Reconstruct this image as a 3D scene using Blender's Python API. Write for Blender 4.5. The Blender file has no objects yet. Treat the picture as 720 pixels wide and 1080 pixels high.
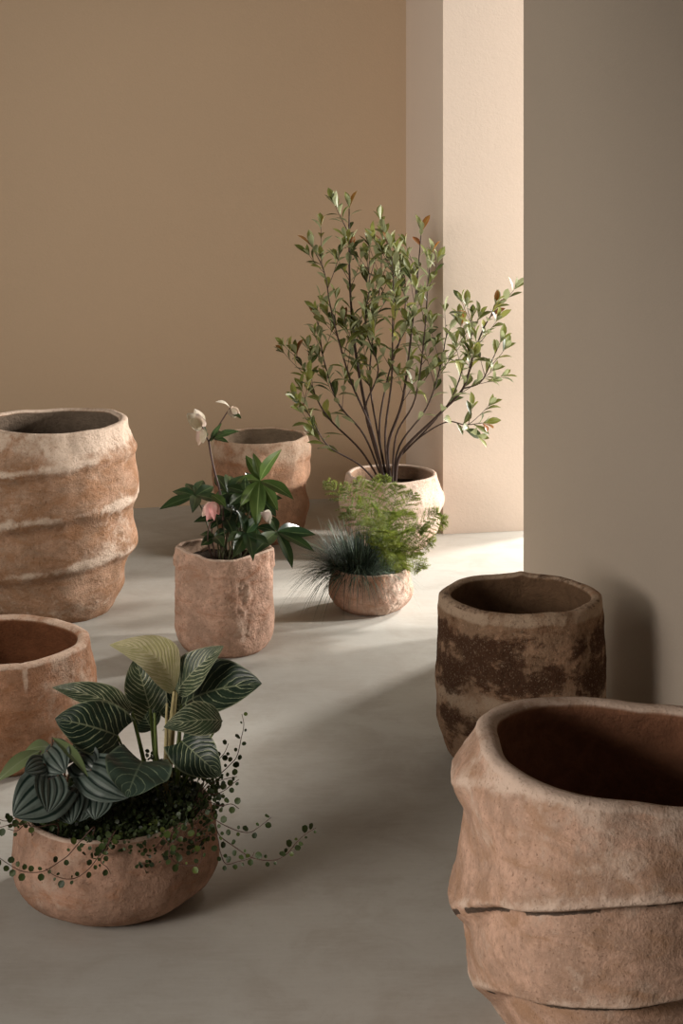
import bpy, math, random
from mathutils import Vector, Matrix, noise
PI = math.pi
rnd = random.Random(7)
S = bpy.context.scene
COL = S.collection

# ------------------------------------------------------------------ camera
F, Y0, CX, H = 1860.0, 107.0, 360.0, 1.5      # focal length (px), horizon row, centre column, eye height
cam = bpy.data.objects.new('camera', bpy.data.cameras.new('camera'))
COL.objects.link(cam)
cam.location = (0, 0, H)
cam.rotation_euler = (PI / 2, 0, 0)
cam.data.sensor_fit = 'VERTICAL'
cam.data.sensor_height = 36
cam.data.lens = F / 1080 * 36
cam.data.shift_y = -(540 - Y0) / 1080
S.camera = cam


def P(px, py, d):
    """the point at depth d seen at that pixel of the 720 x 1080 frame"""
    return Vector(((px - CX) * d / F, d, H - (py - Y0) * d / F))


# ------------------------------------------------------------------ node helpers
class NT:
    def __init__(self, name):
        self.m = bpy.data.materials.new(name)
        self.m.use_nodes = True
        self.t = self.m.node_tree
        self.t.nodes.clear()
        self.out = self.n('ShaderNodeOutputMaterial')

    def n(self, typ, **kw):
        nd = self.t.nodes.new(typ)
        for k, v in kw.items():
            setattr(nd, k, v)
        return nd

    def l(self, a, b):
        self.t.links.new(a, b)

    def setin(self, sock, v):
        if hasattr(v, 'is_linked') or isinstance(v, bpy.types.NodeSocket):
            self.l(v, sock)
        else:
            sock.default_value = v

    def math(self, op, a, b=None, c=None, clamp=False):
        nd = self.n('ShaderNodeMath', operation=op, use_clamp=clamp)
        self.setin(nd.inputs[0], a)
        if b is not None:
            self.setin(nd.inputs[1], b)
        if c is not None:
            self.setin(nd.inputs[2], c)
        return nd.outputs[0]

    def mix(self, fac, a, b, mode='MIX'):
        nd = self.n('ShaderNodeMix', data_type='RGBA', blend_type=mode)
        self.setin(nd.inputs[0], fac)
        for i, v in ((6, a), (7, b)):
            if isinstance(v, tuple):
                nd.inputs[i].default_value = (*v[:3], 1)
            else:
                self.l(v, nd.inputs[i])
        return nd.outputs[2]

    def noise(self, vec, scale, detail=4, rough=.55, dist=0):
        nd = self.n('ShaderNodeTexNoise')
        self.l(vec, nd.inputs['Vector'])
        nd.inputs['Scale'].default_value = scale
        nd.inputs['Detail'].default_value = detail
        nd.inputs['Roughness'].default_value = rough
        nd.inputs['Distortion'].default_value = dist
        return nd.outputs['Fac']

    def ramp(self, x, lo, hi, a=0., b=1.):
        nd = self.n('ShaderNodeMapRange', interpolation_type='SMOOTHSTEP')
        self.setin(nd.inputs[0], x)
        nd.inputs[1].default_value = lo
        nd.inputs[2].default_value = hi
        nd.inputs[3].default_value = a
        nd.inputs[4].default_value = b
        return nd.outputs[0]

    def coords(self, scale=(1, 1, 1), loc=(0, 0, 0)):
        tc = self.n('ShaderNodeTexCoord')
        mp = self.n('ShaderNodeMapping')
        self.l(tc.outputs['Object'], mp.inputs['Vector'])
        mp.inputs['Scale'].default_value = scale
        mp.inputs['Location'].default_value = loc
        return mp.outputs['Vector']

    def surface(self, col, rough, bump=None, strength=.5, dist=.004, spec=.3, translucent=None, amount=.3):
        b = self.n('ShaderNodeBsdfPrincipled')
        if isinstance(col, tuple):
            b.inputs['Base Color'].default_value = (*col[:3], 1)
        else:
            self.l(col, b.inputs['Base Color'])
        self.setin(b.inputs['Roughness'], rough)
        b.inputs['Specular IOR Level'].default_value = spec
        if bump is not None:
            bp = self.n('ShaderNodeBump')
            bp.inputs['Strength'].default_value = strength
            bp.inputs['Distance'].default_value = dist
            self.l(bump, bp.inputs['Height'])
            self.l(bp.outputs[0], b.inputs['Normal'])
        sh = b.outputs[0]
        if translucent is not None:
            tr = self.n('ShaderNodeBsdfTranslucent')
            if isinstance(translucent, tuple):
                tr.inputs['Color'].default_value = (*translucent[:3], 1)
            else:
                self.l(translucent, tr.inputs['Color'])
            mx = self.n('ShaderNodeMixShader')
            mx.inputs[0].default_value = amount
            self.l(sh, mx.inputs[1])
            self.l(tr.outputs[0], mx.inputs[2])
            sh = mx.outputs[0]
        self.l(sh, self.out.inputs['Surface'])
        return self.m


def mat_plaster(name, col, var=.04, bump_scale=140):
    t = NT(name)
    v = t.coords()
    n1 = t.noise(v, 1.3, 3)
    n2 = t.noise(v, bump_scale, 4, .6)
    dk = tuple(c * (1 - 2 * var) for c in col)
    c = t.mix(n1, dk, col)
    c = t.mix(t.ramp(n2, .3, .7, 0, .10), c, tuple(x * .75 for x in col))
    h = t.math('ADD', n2, t.math('MULTIPLY', t.noise(v, bump_scale * .35, 3), .8))
    return t.surface(c, .85, h, .28, .0022, .2)


def mat_floor():
    t = NT('polished_concrete')
    v = t.coords()
    n1 = t.noise(v, .9, 5, .6, .6)
    n2 = t.noise(v, 5.5, 6, .65, .4)
    v3 = t.coords((1, 9, 1))
    n3 = t.noise(v3, 10, 6, .7)
    n4 = t.noise(v, 90, 3, .6)
    c = t.mix(t.ramp(n1, .3, .7), (.46, .44, .395), (.53, .52, .475))
    c = t.mix(t.ramp(n2, .40, .68, 0, .70), c, (.41, .375, .325))
    c = t.mix(t.ramp(n3, .42, .75, 0, .30), c, (.58, .56, .53))
    c = t.mix(t.ramp(n4, .5, .75, 0, .16), c, (.36, .33, .29))
    r = t.ramp(n2, .3, .7, .52, .72)
    return t.surface(c, r, n4, .10, .001, .32)


def mat_clay(name, seed, base, wash_light, rust, dark, wash_amt=.5, rust_amt=.5, dark_amt=.3, band=0., bump=.55, inner=None, speck=.16):
    """weathered terracotta: base clay, rubbed pale limewash, rusty patches, dark speckle"""
    t = NT(name)
    o = (seed * 3.17, seed * 1.31, seed * 2.3)
    v = t.coords(loc=o)
    vs = t.coords((1, 1, 2.4), o)
    big = t.noise(v, 5.5, 6, .62, .5)
    big2 = t.noise(vs, 9, 7, .66, .7)
    mid = t.noise(v, 28, 7, .68, .3)
    grain = t.noise(v, 170, 4, .7)
    fine = t.noise(v, 62, 8, .72)
    patch = t.mix(t.ramp(t.noise(v, 12, 6, .65, .4), .40, .60), tuple(x * .72 for x in base), (base[0] * 1.16, base[1] * 1.14, base[2] * 1.16))
    c = t.mix(t.ramp(mid, .35, .68, 0, .75), patch, tuple(x * .78 for x in base))
    c = t.mix(t.ramp(fine, .47, .66, 0, .55), c, tuple(x * .58 for x in base))
    c = t.mix(t.ramp(t.noise(v, 40, 8, .74, .4), .54, .70, 0, .45), c, tuple(x * 1.3 for x in base))
    c = t.mix(t.ramp(big2, .62 - .3 * rust_amt, .80 - .18 * rust_amt, 0, .85), c, rust)
    at = t.n('ShaderNodeAttribute', attribute_name='wash_light').outputs['Fac']
    w = t.math('ADD', t.math('MULTIPLY', big, .6), t.math('MULTIPLY', mid, .4))
    w = t.math('ADD', w, t.math('MULTIPLY', at, .30))
    c = t.mix(t.ramp(w, .66 - .3 * wash_amt, .80 - .24 * wash_amt, 0, .9), c, wash_light)
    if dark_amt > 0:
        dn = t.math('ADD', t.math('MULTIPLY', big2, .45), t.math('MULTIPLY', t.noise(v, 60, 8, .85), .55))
        at2 = t.n('ShaderNodeAttribute', attribute_name='stain_shade').outputs['Fac']
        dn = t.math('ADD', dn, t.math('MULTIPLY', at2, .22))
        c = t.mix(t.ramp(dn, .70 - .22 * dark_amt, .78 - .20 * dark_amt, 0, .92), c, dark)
    sp = t.ramp(grain, .56, .70, 0, .65)
    c = t.mix(sp, c, tuple(x * .45 for x in rust))
    sp2 = t.ramp(t.noise(v, 240, 3, .6), .56, .70, 0, speck)
    c = t.mix(sp2, c, tuple(min(1, x * 1.15) for x in wash_light))
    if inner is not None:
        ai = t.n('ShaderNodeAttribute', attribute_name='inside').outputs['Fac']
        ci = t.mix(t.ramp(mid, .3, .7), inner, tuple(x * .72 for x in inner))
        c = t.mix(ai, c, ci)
    h = t.math('ADD', t.math('MULTIPLY', mid, .9), t.math('MULTIPLY', grain, .45))
    h = t.math('ADD', h, t.math('MULTIPLY', t.noise(v, 75, 5, .7), .6))
    h = t.math('ADD', h, t.math('MULTIPLY', fine, .5))
    return t.surface(c, .93, h, min(1, bump * 1.5), .0085, .12)


def mat_leaf(name, col, col2, under=None, rough=.4, trans=None, amount=.25, vein=None, scale=30., spec=.4):
    t = NT(name)
    v = t.coords()
    n = t.noise(v, scale, 3)
    c = t.mix(t.ramp(n, .35, .65), col, col2)
    at = t.n('ShaderNodeAttribute', attribute_name='tint').outputs['Color']
    c = t.mix(1.0, c, at, 'MULTIPLY')
    uv = t.n('ShaderNodeUVMap').outputs[0]
    sx = t.n('ShaderNodeSeparateXYZ')
    t.l(uv, sx.inputs[0])
    if vein is not None:
        a = t.math('ABSOLUTE', t.math('SUBTRACT', sx.outputs[0], .5))
        c = t.mix(t.ramp(a, .02, .05, .8, 0), c, vein)
    if under is not None:
        g = t.n('ShaderNodeNewGeometry')
        c = t.mix(g.outputs['Backfacing'], c, under)
    return t.surface(c, rough, None, spec=spec, translucent=trans if trans else c, amount=amount)


def mat_striped(name, green, green2, cream, amount, freq=13., rough=.38):
    """lateral cream veins running from the midrib to the margin, as on a pinstriped philodendron"""
    t = NT(name)
    uv = t.n('ShaderNodeUVMap').outputs[0]
    sx = t.n('ShaderNodeSeparateXYZ')
    t.l(uv, sx.inputs[0])
    a = t.math('MULTIPLY', t.math('ABSOLUTE', t.math('SUBTRACT', sx.outputs[0], .5)), 2.)
    v = t.coords()
    nz = t.noise(v, 22, 3)
    nf = t.noise(v, 90, 4, .7)
    w = t.math('SUBTRACT', sx.outputs[1], t.math('MULTIPLY', t.math('POWER', a, 1.2), .42))
    w = t.math('ADD', w, t.math('MULTIPLY', nz, .16))
    ph = t.math('ABSOLUTE', t.math('SUBTRACT', t.math('FRACT', t.math('MULTIPLY', w, freq)), .5))
    # a second, finer set of pinstripes appears between the main veins
    ph2 = t.math('ABSOLUTE', t.math('SUBTRACT', t.math('FRACT', t.math('MULTIPLY', w, freq * 2.3)), .5))
    width = t.ramp(nf, .3, .7, .02 + .16 * amount, .10 + .32 * amount)
    st = t.math('SUBTRACT', 1., t.math('DIVIDE', ph, width), clamp=True)
    st = t.ramp(st, .0, .45, 0, .9)
    st2 = t.math('SUBTRACT', 1., t.math('DIVIDE', ph2, t.math('MULTIPLY', width, .7)), clamp=True)
    st2 = t.math('MULTIPLY', t.ramp(st2, .0, .5, 0, 1.), min(1., .10 + amount * 1.1))
    st = t.math('MULTIPLY', t.math('MAXIMUM', st, st2), t.ramp(t.noise(v, 35, 3), .30, .62, .25, 1.))
    mid = t.ramp(a, .015, .045, .45, 0)
    edge = t.ramp(a, .90, .99, 0, .55)
    st = t.math('MAXIMUM', t.math('MAXIMUM', st, mid), edge)
    c = t.mix(t.ramp(nz, .3, .7), green, green2)
    c = t.mix(st, c, cream)
    bumph = t.math('MULTIPLY', ph, 1.)
    return t.surface(c, rough, bumph, .25, .004, .4, translucent=c, amount=.18)


def mat_peperomia(name, silver, dark):
    t = NT(name)
    uv = t.n('ShaderNodeUVMap').outputs[0]
    sx = t.n('ShaderNodeSeparateXYZ')
    t.l(uv, sx.inputs[0])
    a = t.math('MULTIPLY', t.math('ABSOLUTE', t.math('SUBTRACT', sx.outputs[0], .5)), 2.)
    v = t.coords()
    nz = t.noise(v, 40, 3)
    ph = t.math('ABSOLUTE', t.math('SUBTRACT', t.math('FRACT', t.math('ADD', t.math('MULTIPLY', a, 2.6), .5)), .5))
    ph = t.math('ADD', ph, t.math('MULTIPLY', t.math('SUBTRACT', nz, .5), .12))
    st = t.ramp(ph, .08, .22, 1, 0)
    c = t.mix(st, silver, dark)
    c = t.mix(t.ramp(nz, .5, .75, 0, .4), c, dark)
    return t.surface(c, .36, t.math('MULTIPLY', ph, 1.), .55, .006, .45, translucent=c, amount=.12)


def mat_plain(name, col, rough=.6, trans=0., spec=.3):
    t = NT(name)
    v = t.coords()
    n = t.noise(v, 60, 3)
    c = t.mix(t.ramp(n, .3, .7), col, tuple(x * .75 for x in col))
    return t.surface(c, rough, None, spec=spec, translucent=c if trans else None, amount=trans)


# ------------------------------------------------------------------ object helpers
def tag(o, label=None, cat=None, group=None, kind=None):
    if label: o['label'] = label
    if cat: o['category'] = cat
    if group: o['group'] = group
    if kind: o['kind'] = kind
    return o


def empty(name, loc):
    o = bpy.data.objects.new(name, None)
    o.location = loc
    o.empty_display_size = .05
    COL.objects.link(o)
    return o


WORLD = {}


class MB:
    """collects triangles, quads and tubes in world space and links them as one mesh object"""
    def __init__(self):
        self.v, self.f, self.uv, self.t = [], [], [], []
        self.tint = (1, 1, 1)

    def vert(self, p, uv=(.5, .5)):
        self.v.append(Vector(p)); self.uv.append(uv); self.t.append(self.tint)
        return len(self.v) - 1

    def grid(self, rows, close=False):
        for a, b in zip(rows[:-1], rows[1:]):
            n = len(a)
            for i in range(n if close else n - 1):
                j = (i + 1) % n
                self.f.append((a[i], a[j], b[j], b[i]))

    def tube(self, pts, radii, n=6, cap=True):
        rows = []
        ref = Vector((.31, .77, .55)).normalized()
        L = len(pts)
        for i, p in enumerate(pts):
            d = (pts[min(i + 1, L - 1)] - pts[max(i - 1, 0)])
            d = d.normalized() if d.length > 1e-9 else Vector((0, 0, 1))
            u = d.cross(ref)
            if u.length < 1e-3: u = d.cross(Vector((1, 0, 0)))
            u.normalize(); w = d.cross(u)
            r = radii[i] if hasattr(radii, '__len__') else radii
            rows.append([self.vert(p + (u * math.cos(2 * PI * k / n) + w * math.sin(2 * PI * k / n)) * r, (k / n, i / max(1, L - 1))) for k in range(n)])
        self.grid(rows, True)
        if cap:
            self.f.append(tuple(reversed(rows[0]))); self.f.append(tuple(rows[-1]))
        return rows

    def leaf(self, base, tip, up, width, shape='ovate', fold=.25, arch=.0, curl=.0, n=7, m=2, wave=0., ph=0., side=0., twist=0.):
        """a leaf blade with a midrib fold, arched along its length; uv: across, along"""
        base, tip = Vector(base), Vector(tip)
        ax = tip - base
        L = ax.length
        ax.normalize()
        up = Vector(up)
        up = up - ax * up.dot(ax)
        if up.length < 1e-4: up = ax.orthogonal()
        up.normalize()
        sd = ax.cross(up)
        rows = []
        for i in range(n + 1):
            t = i / n
            if shape == 'ovate': w = math.sin(PI * min(1, t ** .72)) ** .82
            elif shape == 'lance': w = math.sin(PI * t ** .95) ** .95
            elif shape == 'obov': w = math.sin(PI * t ** 1.45) ** .9
            elif shape == 'round': w = math.sqrt(max(0, 1 - (2 * t - 1) ** 2))
            elif shape == 'heart':
                w = math.sin(PI * min(1, .22 + .78 * t ** 1.12)) ** .78 if t < 1 else 0
            elif shape == 'blade': w = (1 - t) ** .6
            else: w = math.sin(PI * t)
            w = max(w, .012) * width * .5
            c = base + ax * (L * t) + up * (L * arch * 4 * t * (1 - t) - L * curl * t * t) + sd * (L * side * 4 * t * (1 - t))
            tw = twist * t
            s2 = sd * math.cos(tw) + up * math.sin(tw)
            u2 = up * math.cos(tw) - sd * math.sin(tw)
            row = []
            for k in range(-m, m + 1):
                u = k / m
                p = c + s2 * (u * w) + u2 * (fold * abs(u) ** 1.3 * w + wave * math.sin(ph + t * 13 + u * 1.5) * w * abs(u))
                if shape == 'heart':
                    p = p - ax * (L * .20 * abs(u) ** 1.2 * (1 - t) ** 2.2)
                row.append(self.vert(p, (.5 + u * .5, t)))
            rows.append(row)
        self.grid(rows)

    def build(self, name, mat, parent=None, smooth=True, flip=False):
        me = bpy.data.meshes.new(name)
        o = bpy.data.objects.new(name, me)
        org = WORLD[parent.name] if parent is not None else Vector(self.origin if hasattr(self, 'origin') else (0, 0, 0))
        me.from_pydata([tuple(p - org) for p in self.v], [], self.f)
        me.materials.append(mat)
        uvl = me.uv_layers.new(name='UVMap')
        data = [0.] * (2 * len(me.loops))
        for i, lp in enumerate(me.loops):
            data[2 * i], data[2 * i + 1] = self.uv[lp.vertex_index]
        uvl.data.foreach_set('uv', data)
        ca = me.attributes.new('tint', 'FLOAT_COLOR', 'POINT')
        ca.data.foreach_set('color', [x for c in self.t for x in (*c, 1.)])
        me.polygons.foreach_set('use_smooth', [smooth] * len(me.polygons))
        COL.objects.link(o)
        if parent is not None:
            o.parent = parent
        else:
            o.location = org
        WORLD[o.name] = org.copy()
        return o


def thing(name, loc, label, cat, group=None):
    e = empty(name, loc)
    WORLD[e.name] = Vector(loc)
    return tag(e, label, cat, group)


def catmull(pts, per=6):
    pts = [Vector(p) for p in pts]
    q = [pts[0] * 2 - pts[1]] + pts + [pts[-1] * 2 - pts[-2]]
    out = []
    for i in range(1, len(q) - 2):
        a, b, c, d = q[i - 1], q[i], q[i + 1], q[i + 2]
        for k in range(per):
            t = k / per
            out.append(.5 * ((2 * b) + (c - a) * t + (2 * a - 5 * b + 4 * c - d) * t * t + (3 * b - a - 3 * c + d) * t ** 3))
    out.append(pts[-1])
    return out


def box_mesh(name, pts, z0, z1, mat):
    """an upright prism over a plan outline (counter-clockwise)"""
    n = len(pts)
    me = bpy.data.meshes.new(name)
    vs = [(x, y, z0) for x, y in pts] + [(x, y, z1) for x, y in pts]
    fs = [(i, (i + 1) % n, n + (i + 1) % n, n + i) for i in range(n)] + [tuple(reversed(range(n))), tuple(range(n, 2 * n))]
    me.from_pydata(vs, [], fs)
    me.materials.append(mat)
    o = bpy.data.objects.new(name, me)
    COL.objects.link(o)
    o['kind'] = 'structure'
    return o


# ------------------------------------------------------------------ the room
WALL_H = 3.0
M_floor = mat_floor()
M_shade_tan = mat_plaster('shade_tinted_plaster', (.56, .412, .285))  # same paint as the column, coloured darker for the shade on the back wall
M_col = mat_plaster('pale_plaster', (.69, .575, .485), .02, 120)
M_grey = mat_plaster('greige_plaster', (.43, .365, .30))

u = Vector((.975, .222, 0)).normalized()      # along the back wall
w = Vector((-u.y, u.x, 0))                    # away from the camera
corner = Vector((.246, 6.73, 0))
colc = Vector((.352, 6.115, 0))
edge = Vector((.521, 5.05, 0))                # free end of the right wall


def xy(*vs): return [(v.x, v.y) for v in vs]


box_mesh('floor', [(-4.5, -1.0), (4.5, -1.0), (4.5, 8.2), (-4.5, 8.2)], -.1, 0, M_floor)
box_mesh('wall_back', xy(corner - u * 4.2, corner + u * .02, corner + u * .02 + w * .15, corner - u * 4.2 + w * .15), 0, WALL_H, M_shade_tan)
uc = Vector((.986, .165, 0)).normalized()
box_mesh('wall_column', xy(colc, colc + uc * .45, colc + uc * .45 + w * .75, corner + w * .16 + u * .0, corner), 0, WALL_H, M_col)
box_mesh('wall_right', xy(edge - w * 6.0, edge - w * 6.0 + u * .16, edge + u * .16, edge), 0, WALL_H, M_grey)

# ------------------------------------------------------------------ pots
def interp(prof, z):
    """smooth radius of a profile given as (z, r)"""
    n = len(prof)
    for i in range(n - 1):
        z0, r0 = prof[i]; z1, r1 = prof[i + 1]
        if z <= z1 or i == n - 2:
            t = min(1, max(0, (z - z0) / (z1 - z0)))
            m0 = (r1 - prof[i - 1][1]) / (z1 - prof[i - 1][0]) if i > 0 else (r1 - r0) / (z1 - z0)
            m1 = (prof[i + 2][1] - r0) / (prof[i + 2][0] - z0) if i < n - 2 else (r1 - r0) / (z1 - z0)
            hz = z1 - z0
            return ((2 * t ** 3 - 3 * t * t + 1) * r0 + (t ** 3 - 2 * t * t + t) * hz * m0 + (-2 * t ** 3 + 3 * t * t) * r1 + (t ** 3 - t * t) * hz * m1)


def pot(name, label, x, y, prof, thick, mat, seed, deform=None, rimdz=None, floor_in=.03, dents=.005, grit=.0012, nth=224, nz=96, inner=None, wob=.006, soft=.5):
    h = prof[-1][0]
    off = Vector((seed * 7.3, seed * 2.9, seed * 4.1))
    verts, wash_lights, stain_shades, ins = [], [], [], []
    rows = []

    def ring(zr, inside, frac_rim=0., rscale=None):
        row = []
        for k in range(nth):
            th = 2 * PI * k / nth
            ct, st = math.cos(th), math.sin(th)
            wash_light = stain_shade = 0.
            z = zr
            r = interp(prof, z)
            if not inside:
                if deform:
                    d = deform(th, z)
                    dr = d[0]; wash_light = d[1] if len(d) > 1 else 0; stain_shade = d[2] if len(d) > 2 else 0
                    r += dr
            else:
                if deform:
                    r += deform(th, h)[0] * max(0, 1 - (h - z) / (h * .8))
                r = min(r, interp(prof, z) + .02) - thick
            p = Vector((ct * r, st * r, z))
            nv = p * 7 + off
            k1 = noise.noise(nv) * wob
            if not inside:
                k1 += noise.noise(p * 17 + off) * dents + noise.fractal(p * 60 + off, .8, 2.1, 4) * grit
            else:
                k1 += noise.noise(p * 13 + off) * dents * .6
            r2 = r + k1
            dz = rimdz(th) * (max(0, z / h)) ** 2 if rimdz else 0
            dz += noise.noise(Vector((ct * 2.2, st * 2.2, seed))) * .004 * (max(0, z / h)) ** 2
            row.append((Vector((ct * r2, st * r2, z + dz)), wash_light, stain_shade, 1. if inside else 0.))
        return row

    # outer wall, bottom to top
    for i in range(nz + 1):
        t = i / nz
        rows.append(ring(h * t, False))
    # inner wall, top to bottom
    inner_rows = []
    ni = 36
    for i in range(ni + 1):
        t = i / ni
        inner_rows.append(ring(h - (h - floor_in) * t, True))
    # rounded lip between the two
    lip = []
    for a in (.12, .3, .5, .7, .88):
        row = []
        for k in range(nth):
            po, pi_ = rows[-1][k][0], inner_rows[0][k][0]
            p = po.lerp(pi_, .5 - .5 * math.cos(PI * a))
            row.append((p + Vector((0, 0, thick * .42 * soft * 2 * math.sin(PI * a) ** .8)), .6, 0., 0.))
        lip.append(row)
    allrows = rows + lip + inner_rows
    me = bpy.data.meshes.new(name)
    V, Fc = [], []
    for row in allrows:
        for p, a, b, c in row:
            V.append(tuple(p)); wash_lights.append(a); stain_shades.append(b); ins.append(c)
    for i in range(len(allrows) - 1):
        for k in range(nth):
            k2 = (k + 1) % nth
            Fc.append((i * nth + k, i * nth + k2, (i + 1) * nth + k2, (i + 1) * nth + k))
    # closed underside and inside floor
    def cap(row_i, z, up):
        c = len(V); V.append((0, 0, z)); wash_lights.append(0); stain_shades.append(0); ins.append(1. if up else 0.)
        for k in range(nth):
            a, b = row_i * nth + k, row_i * nth + (k + 1) % nth
            Fc.append((a, b, c) if up else (b, a, c))
    cap(0, 0., False)
    cap(len(allrows) - 1, floor_in, True)
    zmin = min(v[2] for v in V)
    V = [(a, b, c - zmin) for a, b, c in V]
    me.from_pydata(V, [], Fc)
    me.materials.append(mat)
    for nm, arr in (('wash_light', wash_lights), ('stain_shade', stain_shades), ('inside', ins)):
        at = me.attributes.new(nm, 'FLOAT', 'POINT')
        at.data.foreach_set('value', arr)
    me.polygons.foreach_set('use_smooth', [True] * len(me.polygons))
    o = bpy.data.objects.new(name, me)
    o.location = (x, y, 0)
    COL.objects.link(o)
    tag(o, label, 'pot', 'weathered terracotta pots')
    return o


def sstep(a, b, x):
    t = min(1, max(0, (x - a) / (b - a)))
    return t * t * (3 - 2 * t)


def angd(a, b):
    return abs((a - b + PI) % (2 * PI) - PI)


BASE, WASH, RUST, DARK = (.47, .285, .19), (.60, .465, .37), (.33, .155, .075), (.075, .042, .028)
INNER = (.30, .17, .10)

# --- tall ribbed pot, left
A_XY = (-.855, 5.215)


def defA(th, z):
    pitch = .148
    thp = th if th < PI else th - 2 * PI          # -pi..pi, front = -pi/2, seam at the left/back
    q = (z - .05 - pitch * (thp / (2 * PI)) * 1.0 + .010 * math.sin(2 * th + .6)) / pitch
    f = q - math.floor(q)
    s = .5 + .5 * math.cos(PI * f / .72) if f < .72 else .5 - .5 * math.cos(PI * (f - .72) / .28)
    fade = sstep(.03, .10, z) * (1 - sstep(.455, .50, z))
    ridge = math.exp(-((min(f, 1 - f)) / .10) ** 2) * fade * (.6 + .8 * noise.noise(Vector((th * 2, z * 6, 4.))))
    return (.019 * (s - .5) * fade, ridge * .9 + .55 * sstep(.47, .52, z), .35 * (f > .55) * (f < .93) * fade)  # last value darkens the recess under each ridge, imitating its shade


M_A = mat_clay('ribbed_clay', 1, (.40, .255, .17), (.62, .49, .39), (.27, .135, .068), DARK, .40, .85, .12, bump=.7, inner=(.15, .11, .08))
pot('terracotta_pot', 'tall ribbed terracotta pot with spiral ridges, standing empty before the tan wall', *A_XY,
    [(0, .166), (.02, .182), (.08, .208), (.18, .236), (.28, .245), (.36, .250), (.43, .250), (.49, .234), (.53, .224), (.55, .221)],
    .024, M_A, 1, defA, lambda th: .004 * math.sin(2 * th + 1), dents=.006, nz=150, wob=.008)

# --- low wide pot, left foreground
B_XY = (-.80, 4.085)


def defB(th, z):
    seam = math.exp(-(angd(th, math.radians(-62)) / .035) ** 2) * sstep(.16, .21, z)
    flat = -.008 * math.cos(4 * (th + .6))
    return (seam * .006 + flat * .6, seam * .8 + .5 * sstep(-1.15, -.75, th if th < PI else th - 2 * PI) * .6, 0)  # right side made paler, painting in the light that falls there


M_B = mat_clay('banded_clay', 2, (.46, .25, .15), (.62, .46, .355), (.33, .145, .065), DARK, .35, .55, .0, bump=.5, inner=(.18, .07, .032))
pot('terracotta_pot', 'wide low terracotta pot with thick pale rim, empty, behind the striped-leaf bowl', *B_XY,
    [(0, .175), (.012, .188), (.05, .212), (.10, .224), (.16, .224), (.20, .219), (.242, .211)],
    .030, M_B, 2, defB, dents=.005)

# --- jar by the back wall
C_XY = (-.278, 6.08)


def defC(th, z):
    a = .004 * math.sin(3 * th + z * 26) + .004 * math.sin(z * 58 + 2 * th + 1.2)
    step = .004 * sstep(.262, .275, z + .012 * math.sin(th)) * (1 - sstep(.30, .33, z))
    return (a * sstep(0, .05, z) * (1 - .8 * sstep(.30, .343, z)) + step, .5 * sstep(.26, .3, z), 0)


M_C = mat_clay('dusty_clay', 3, (.50, .30, .195), (.60, .45, .34), (.38, .19, .10), DARK, .40, .42, .0, bump=.5, inner=(.26, .19, .13))
pot('terracotta_pot', 'upright bumpy terracotta jar, empty, standing against the back wall behind the flowering plant', *C_XY,
    [(0, .126), (.012, .137), (.05, .153), (.10, .162), (.16, .163), (.22, .166), (.27, .167), (.31, .164), (.343, .158)],
    .014, M_C, 3, defC, lambda th: .003 * math.cos(th), dents=.005, wob=.003)

# --- pot of the flowering plant
D_XY = (-.321, 4.86)


def defD(th, z):
    sq = .007 * math.cos(4 * th) * sstep(.0, .05, z)
    # two folded-over corners at the rim, left and right
    c = 0
    for a in (math.radians(188), math.radians(-4)):
        c += .007 * math.exp(-(angd(th, a) / .10) ** 2) * sstep(.215, .225, z)
    scar = math.exp(-(angd(th, math.radians(-62)) / .22) ** 2) * sstep(.02, .06, z) * (1 - sstep(.19, .23, z))
    rough = noise.fractal(Vector((th * 5, z * 26, 3.)), .7, 2.2, 5) * .006 * scar
    return (sq + c + rough, .5 * scar + .4 * c * 60, 0)


M_D = mat_clay('pink_clay', 4, (.62, .40, .295), (.62, .46, .365), (.36, .165, .09), DARK, .32, .50, .0, bump=.75, inner=(.46, .31, .22))
pot('terracotta_pot', 'straight-sided terracotta pot with folded rim corners, holding the pink and white flowering plant', *D_XY,
    [(0, .108), (.008, .117), (.03, .126), (.07, .129), (.13, .130), (.19, .129), (.23, .126), (.267, .122)],
    .012, M_D, 4, defD, lambda th: .004 * math.cos(th * 2 + .1) + .003 * math.cos(th - PI), dents=.004)

# --- pot of the shrub
E_XY = (.169, 5.92)


def defE(th, z):
    g = -.012 * math.exp(-((z - .108 - .020 * math.sin(th + 2.6)) / .020) ** 2)
    g += .006 * math.exp(-((z - .165 - .018 * math.sin(th + 2.6)) / .028) ** 2)
    return (g + .004 * math.sin(3 * th), .35, 0)


M_E = mat_clay('pale_clay', 5, (.46, .30, .22), (.56, .445, .365), (.45, .25, .15), DARK, .62, .30, .0, bump=.5, inner=(.33, .21, .14))
pot('terracotta_pot', 'rounded pale terracotta pot with a pinched waist, holding the tall leafy shrub beside the column', *E_XY,
    [(0, .105), (.012, .118), (.05, .150), (.09, .166), (.13, .172), (.17, .170), (.21, .160), (.246, .152)],
    .016, M_E, 5, defE, dents=.005)

# --- little bowl of grass
F_XY = (.087, 5.225)


def defF(th, z):
    sc = math.exp(-(angd(th, math.radians(-50)) / .5) ** 2)
    return (noise.fractal(Vector((th * 4, z * 30, 9.)), .7, 2.2, 4) * .004 * sc, .4 * sc, 0)


M_F = mat_clay('small_bowl_clay', 6, (.54, .345, .255), (.64, .49, .40), (.39, .20, .12), DARK, .46, .42, .0, bump=.7, inner=(.36, .23, .16))
pot('terracotta_pot', 'small low terracotta bowl planted with blue grass and feathery fern', *F_XY,
    [(0, .084), (.006, .094), (.020, .110), (.040, .122), (.060, .1245), (.090, .120), (.121, .114)],
    .010, M_F, 6, defF, dents=.003, nz=60)

# --- dark-stained cylinder pot
G_XY = (.412, 4.055)


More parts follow.
